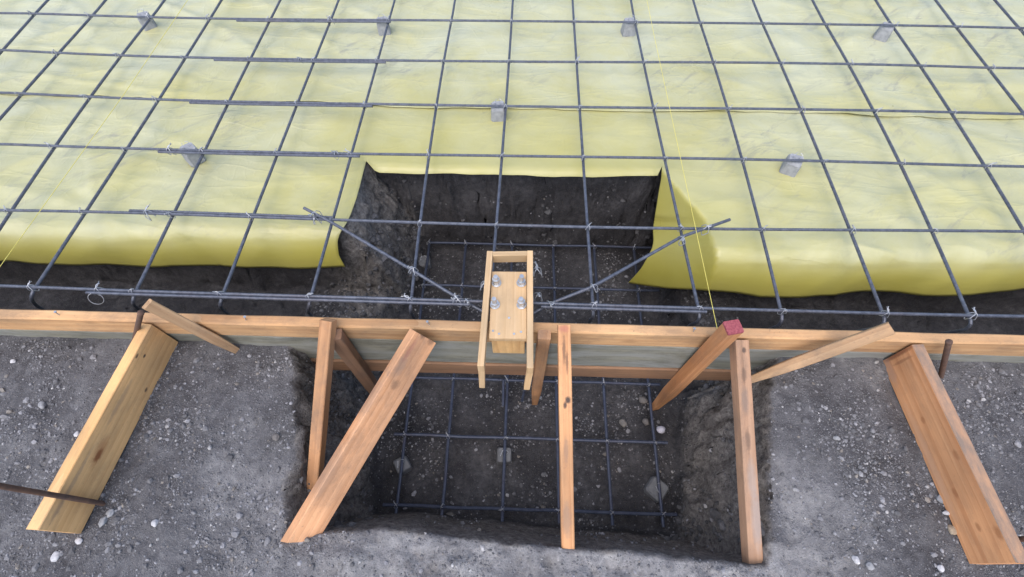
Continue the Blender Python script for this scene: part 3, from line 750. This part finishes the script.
remat(byl('orange kicker'), ('fir_right', (.74, .415, .215), (.50, .225, .10)), [(897, 354.5, .010, .09, .75, (.16, .06, .035)), (902, 361, .006, .05, .5, (.2, .09, .05)), (941, 397, .020, .010, .5, RU), (923, 420, .014, .009, .55, RU), (956, 455, .016, .010, .5, RU),  # the first mark paints the shadow line at the form end
      (955, 493, .016, .009, .6, RU), (978, 527, .014, .008, .6, RU), (998, 533, .02, .012, .6, RU), (890, 370, .06, .02, .4, (.38, .26, .21)), (930, 460, .20, .018, .3, (.50, .34, .25))], grime_amt=.22, knots=0.0, edge=(.0685, (.20, .155, .125)))
remat(byl('wide pinkish'), ('fir_plank', (.72, .425, .245), (.47, .235, .115)), [(424, 334, .020, .012, .6, BK), (431, 341, .016, .014, .5, BK), (401, 365, .05, .020, .45, GY), (388, 372, .020, .010, .6, GY), (410, 350, .05, .010, .5, (.28, .12, .09)),
      (372, 400, .09, .012, .35, GY), (395, 385, .02, .018, .4, BK), (330, 475, .10, .02, .3, GY), (347, 440, .03, .010, .4, RU)], grime_amt=.40, knots=0.0)
remat(byl('with a knot, next'), ('fir_knot', (.66, .385, .20), (.42, .20, .09)), [(568, 400, .012, .010, .95, BK), (565, 405, .012, .007, .9, BK), (564, 350, .05, .006, .6, BK), (567, 362, .04, .005, .6, BK), (566, 450, .05, .008, .35, GY), (567, 520, .06, .016, .45, GY), (564, 329, .014, .02, .6, (.35, .13, .10))], grime_amt=.32, knots=.2)
remat(byl('greying brace'), ('fir_grey', (.46, .30, .20), (.27, .155, .095)), [(744, 350, .012, .008, .8, BK), (745, 400, .05, .014, .55, GY), (752, 480, .07, .016, .6, (.30, .25, .22)), (757, 520, .10, .02, .6, (.30, .26, .24)), (748, 440, .04, .010, .5, BK), (744, 375, .03, .010, .5, BK)], grime_amt=.5, knots=.1)
# rusty steel pins
def pin(A, B, r, label):
    A, B = Vector(A), Vector(B); o = thing('steel_pin', label, 'steel pin', B, 'rusty steel pins')
    n = 14; d = (A-B); V, F = tube_data([B+d*(i/n)-B for i in range(n+1)], [r*(1+.03*ns(i, r*99)) for i in range(n+1)], 10)
    mesh('shaft', V, F, M['rust'], o, smooth=True)
    u = d.normalized(); V, F = tube_data([d-u*.012, d-u*.006, d, d+u*.002], [r*1.0, r*1.15, r*1.15, r*.9], 10)
    mesh('struck_head', V, F, M['rust'], o, smooth=True); return o
pin(PY(141, 312.5, -.180), P(131.5, 353, -.15), .0078, 'rusty steel pin between the form and the left kicker board')
pin(PY(949, 341.5, -.182), P(939, 384, -.15), .0078, 'rusty steel pin beside the top of the right kicker board')
pin((-1.114, -.664, .24), (-1.116, -.664, -.20), .0066, 'rusty steel pin against the near end of the left kicker board')
pin((1.345, -.684, .22), (1.340, -.684, -.20), .0066, 'rusty steel pin behind the near end of the right kicker board')

# ------------------------------------------------------------------ anchor bolt template hung over the form
tp = thing('bolt_template', 'pale wooden template frame holding four anchor bolts over the form', 'bolt template', (.027, -.1, FORM_T))
RT = .080                                                     # rail tops
TL, TR = P(489.9, 251, RT), P(530, 250.6, RT); BL, BR = P(480.6, 366, RT), P(530.2, 368, RT)
rh = .042
for a, b in ((TL, BL), (TR, BR)):
    r_ = board('rail', a, b, .0190, rh, (1, 0, 0), M['pine_pale'], tp, wob=.0004, ch=.0012)
    d = (b-a).normalized()
    lg = board('leg', Vector((b.x, b.y-.0004, RT-rh-.0006)), Vector((b.x-.006, b.y-.004, -.098)), .0185, .018, (1, 0, 0), M['pine_pale'], tp, up=(0, -1, 0), wob=.0003, ch=.0012)
    board('rail_end', Vector((b.x, b.y-.0006, RT-.0006)), Vector((b.x, b.y-.0006, RT-rh)), .0186, .006, (1, 0, 0), M['pine_pale'], tp, up=(0, -1, 0), wob=.0002, ch=.001)
board('cross_rail', Vector((TL.x+.0100, TL.y-.0095, RT-.0006)), Vector((TR.x-.0100, TR.y-.0095, RT-.0006)), .018, .040, (0, 1, 0), M['pine_pale'], tp, wob=.0003, ch=.0012)
PZ = .062
pA, pB = P(509.2, 271.7, PZ), P(507.8, 338.6, PZ)
pw = (P(527, 300, PZ)-P(490.3, 300, PZ)).length-.002
board('plate', pA, pB, pw, .018, (1, 0, 0), M['pine_pale'], tp, wob=.0003, ch=.0012)
apr = PY(508, 342, FORM_F-.020)
board('apron_block', Vector((pB.x, FORM_F-.026, PZ-.0185)), Vector((pB.x+.001, FORM_F-.026, -.070)), pw-.010, .022, (1, 0, 0), M['pine'], tp, up=(0, -1, 0), wob=.0003)
def hexp(z0, z1, r, ph=0):
    V = [(r*math.cos(k*math.pi/3+ph), r*math.sin(k*math.pi/3+ph), z) for z in (z0, z1) for k in range(6)]
    return V, [tuple(reversed(range(6))), tuple(range(6, 12))]+[(k, (k+1) % 6, 6+(k+1) % 6, 6+k) for k in range(6)]
for i, (x, y) in enumerate(((496.5, 283.3), (521.3, 283.3), (495.0, 305.2), (521.6, 305.2))):
    q = P(x, y, PZ); o = bpy.data.objects.new('anchor_bolt', None); COL.objects.link(o); o.parent = tp; o.location = q-tp.location
    o.rotation_euler = (random.uniform(-.06, .06), random.uniform(-.06, .06), random.uniform(0, 1))
    V, F = tube_data([(0, 0, lerp(-.30, .042, k/120)) for k in range(121)], .0072, 10, .08); mesh('threaded_rod', V, F, M['zinc'], o)
    V, F = tube_data([(0, 0, .0008), (0, 0, .0014), (0, 0, .0036), (0, 0, .004)], [.0150, .0155, .0155, .0150], 20); mesh('washer', V, F, M['zinc'], o)
    V, F = hexp(.0042, .0172, .0128, i); mesh('nut', V, F, M['zinc'], o)
    if i in (0, 3): V, F = hexp(.0176, .0285, .0122, i*.7); mesh('nut', V, F, M['zinc'], o)
for x, y in ((493, 331), (521, 332), (499, 334), (514, 334), (509, 318)):
    q = P(x, y, PZ); nail((q.x, q.y, PZ-.001), tp, .001, r=.0016)
# loose tie wires hanging by the template
for x, y, z in ((537, 271, -.02), (538, 296, -.02), (485, 285, -.01)):
    tie(P(x, y, z), tp, tp.location, 1.3)

# ------------------------------------------------------------------ mason's strings
def string(label, pts):
    o = mesh('string_line', *tube_data(pts, .0010, 6), M['string']); return tag(o, label, 'string', 'yellow string lines')
string('yellow string line on the right, ending at the form by the red-topped stake', [(.650, 3.0, .045), (.655, 1.4, .040), (.668, FORM_B-.012, FORM_T+.003)])
string('yellow string line at the far left of the sheet', [(-1.640, 3.0, .045), (-1.645, .9, .040), (-1.675, FORM_B-.012, FORM_T+.003)])

# ------------------------------------------------------------------ stones and gravel
def rock(rnd, r, sub=0):
    ph = (1+5**.5)/2
    v = [(-1, ph, 0), (1, ph, 0), (-1, -ph, 0), (1, -ph, 0), (0, -1, ph), (0, 1, ph), (0, -1, -ph), (0, 1, -ph), (ph, 0, -1), (ph, 0, 1), (-ph, 0, -1), (-ph, 0, 1)]
    f = [(0, 11, 5), (0, 5, 1), (0, 1, 7), (0, 7, 10), (0, 10, 11), (1, 5, 9), (5, 11, 4), (11, 10, 2), (10, 7, 6), (7, 1, 8), (3, 9, 4), (3, 4, 2), (3, 2, 6), (3, 6, 8), (3, 8, 9), (4, 9, 5), (2, 4, 11), (6, 2, 10), (8, 6, 7), (9, 8, 1)]
    v = [Vector(q).normalized() for q in v]
    for _ in range(sub):
        mid, nf = {}, []
        def m(a, b):
            k = (min(a, b), max(a, b))
            if k not in mid: mid[k] = len(v); v.append((v[a]+v[b]).normalized())
            return mid[k]
        for a, b, c in f: ab, bc, ca_ = m(a, b), m(b, c), m(c, a); nf += [(a, ab, ca_), (b, bc, ab), (c, ca_, bc), (ab, bc, ca_)]
        f = nf
    sx, sy, sz = rnd.uniform(.75, 1.3), rnd.uniform(.7, 1.0), rnd.uniform(.5, .8); a = rnd.uniform(0, 6.28); s = rnd.uniform(0, 99)
    out = []
    for q in v:
        k = r*(1+.34*noise.noise(q*1.3+Vector((s, s, s)))+(.10*noise.noise(q*3.5+Vector((s, 0, s))) if sub else rnd.uniform(-.24, .20)))
        x, y, z = q.x*sx*k, q.y*sy*k, q.z*sz*k
        out.append((x*math.cos(a)-y*math.sin(a), x*math.sin(a)+y*math.cos(a), z))
    return out, f
def tone(rnd):
    u = rnd.random()
    if u < .66: g = rnd.uniform(.09, .19); return (g, g, g*1.07)
    if u < .92: g = rnd.uniform(.19, .29); return (g, g, g*1.07)
    if u < .95: g = rnd.uniform(.32, .42); return (g, g*.99, g*1.0)
    g = rnd.uniform(.15, .26); return (g*1.06, g*.97, g*.88)
def gravel(name, label, n, region, size, accept, seed, dim=1.0):
    rnd = random.Random(seed); V, F, T = [], [], []
    protos = [rock(rnd, 1.0) for _ in range(40)]
    k = 0; tries = 0
    while k < n and tries < n*6:
        tries += 1
        x, y = rnd.uniform(region[0], region[1]), rnd.uniform(region[2], region[3])
        if rnd.random() > .18+.82*sst(-.20, .45, fb(x*5, y*5, seed, 4)): continue
        h, c = height(x, y)
        if not accept(x, y, h, c): continue
        r = size(rnd); pv, pf = protos[rnd.randrange(40)]; b = len(V); a = rnd.uniform(0, 6.28); ca_, sa = math.cos(a), math.sin(a)
        zc = h+r*rnd.uniform(-.15, .30); tn = tone(rnd)
        for q in pv: V.append((x+r*(q[0]*ca_-q[1]*sa), y+r*(q[0]*sa+q[1]*ca_), zc+r*q[2]))
        F += [(i+b, j+b, l+b) for i, j, l in pf]; T += [c_*dim for c_ in tn for _ in (0,)] and [(*[c_*dim for c_ in tn], 1.0)]*12
        k += 1
    o = mesh(name, V, F, M['stone']); at = o.data.attributes.new('tone', 'FLOAT_COLOR', 'POINT'); at.data.foreach_set('color', [c_ for t in T for c_ in t])
    return tag(o, label, 'gravel', kind='stuff')
small = lambda rnd: min(.0115, .0020*math.exp(rnd.gauss(0, .58)))
gravel('gravel', 'loose grey gravel strewn over the ground outside the form', 28000, (-1.75, 1.85, -1.0, -.172), small, lambda x, y, h, c: h > -.24 and c < .6, 3)
gravel('pit_gravel', 'small dark gravel on the floor of the pit and trench', 7000, (-.85, 1.0, -.74, .68), lambda r: min(.011, .0026*math.exp(r.gauss(0, .55))), lambda x, y, h, c: h < -.30, 5, .95)
gravel('soil_clods', 'rough earth clods crumbling from the pit walls', 4200, (-.85, 1.0, -.78, .70), lambda r: min(.024, .0055*math.exp(r.gauss(0, .55))), lambda x, y, h, c: -.62 < h < -.19 and y > -.69 and (x < -.42 or x > .60 or y > .5), 6, .50)

def stone(px, py, r, col, label, z=None, seed=0):
    rnd = random.Random(seed); q = P(px, py, -.17 if z is None else z)
    if z is None:
        for _ in range(4): h, _c = height(q.x, q.y); q = P(px, py, h+r*.3)
    V, F = rock(rnd, r, 2); o = mesh('stone', V, F, M['stone'], smooth=True)
    at = o.data.attributes.new('tone', 'FLOAT_COLOR', 'POINT'); at.data.foreach_set('color', [c_ for _ in V for c_ in (*col, 1.0)])
    o.location = q; return tag(o, label, 'stone', 'larger stones')
WH, GR, TN, DK = (.48, .48, .50), (.27, .275, .29), (.36, .29, .21), (.15, .14, .135)
ST = [(55, 557, .0120, WH, 'pale oval stone in front of the left kicker board'), (79, 541, .0105, WH, 'whitish stone touching the near end of the left kicker'),
      (103, 521, .0130, GR, 'flat grey stone right of the near end of the left kicker'), (110, 513, .0120, GR, 'longish grey stone next to the rusty pin at left'),
      (155, 523, .0100, WH, 'small pale stone on open ground right of the left kicker'), (77, 434, .0095, WH, 'round pale stone left of the left kicker board'),
      (42, 405, .0110, GR, 'grey stone near the left picture edge above the kicker'), (276, 437, .0125, DK, 'dark angular stone on the ground at the left pit edge'),
      (856, 560, .0110, WH, 'whitish stone at the bottom, left of the right kicker'), (870, 566, .0120, GR, 'grey stone at the bottom beside a whitish one'),
      (952, 530, .0125, TN, 'tan stone lying against the right kicker board'), (941, 499, .0130, GR, 'grey stone half under the right kicker, above the tan one'),
      (947, 513, .0085, WH, 'small white stone between grey and tan ones at the right kicker'), (941, 568, .0085, WH, 'small white stone below the tan one by the right kicker'),
      (837, 438, .0085, GR, 'grey stone on the open ground right of the pit'), (13, 361, .0085, WH, 'small pale stone near the form at the far left')]
for i, s in enumerate(ST): stone(*s, seed=40+i)
for i, (x, y, r, c, l) in enumerate(((661, 430, .0185, (.50, .50, .58), 'round whitish stone on the pit floor by the right wall'), (643, 400, .019, DK, 'brownish flat stone under the red-topped stake'),
                                     (646, 422, .017, DK, 'dark stone beside the round whitish one in the pit'), (623, 423, .016, (.17, .16, .15), 'flat grey stone inside the pit grid'),
                                     (450, 517, .017, (.13, .125, .12), 'dark stone at the near edge of the pit floor'))):
    stone(x, y, r, c, l, -.652, 80+i)
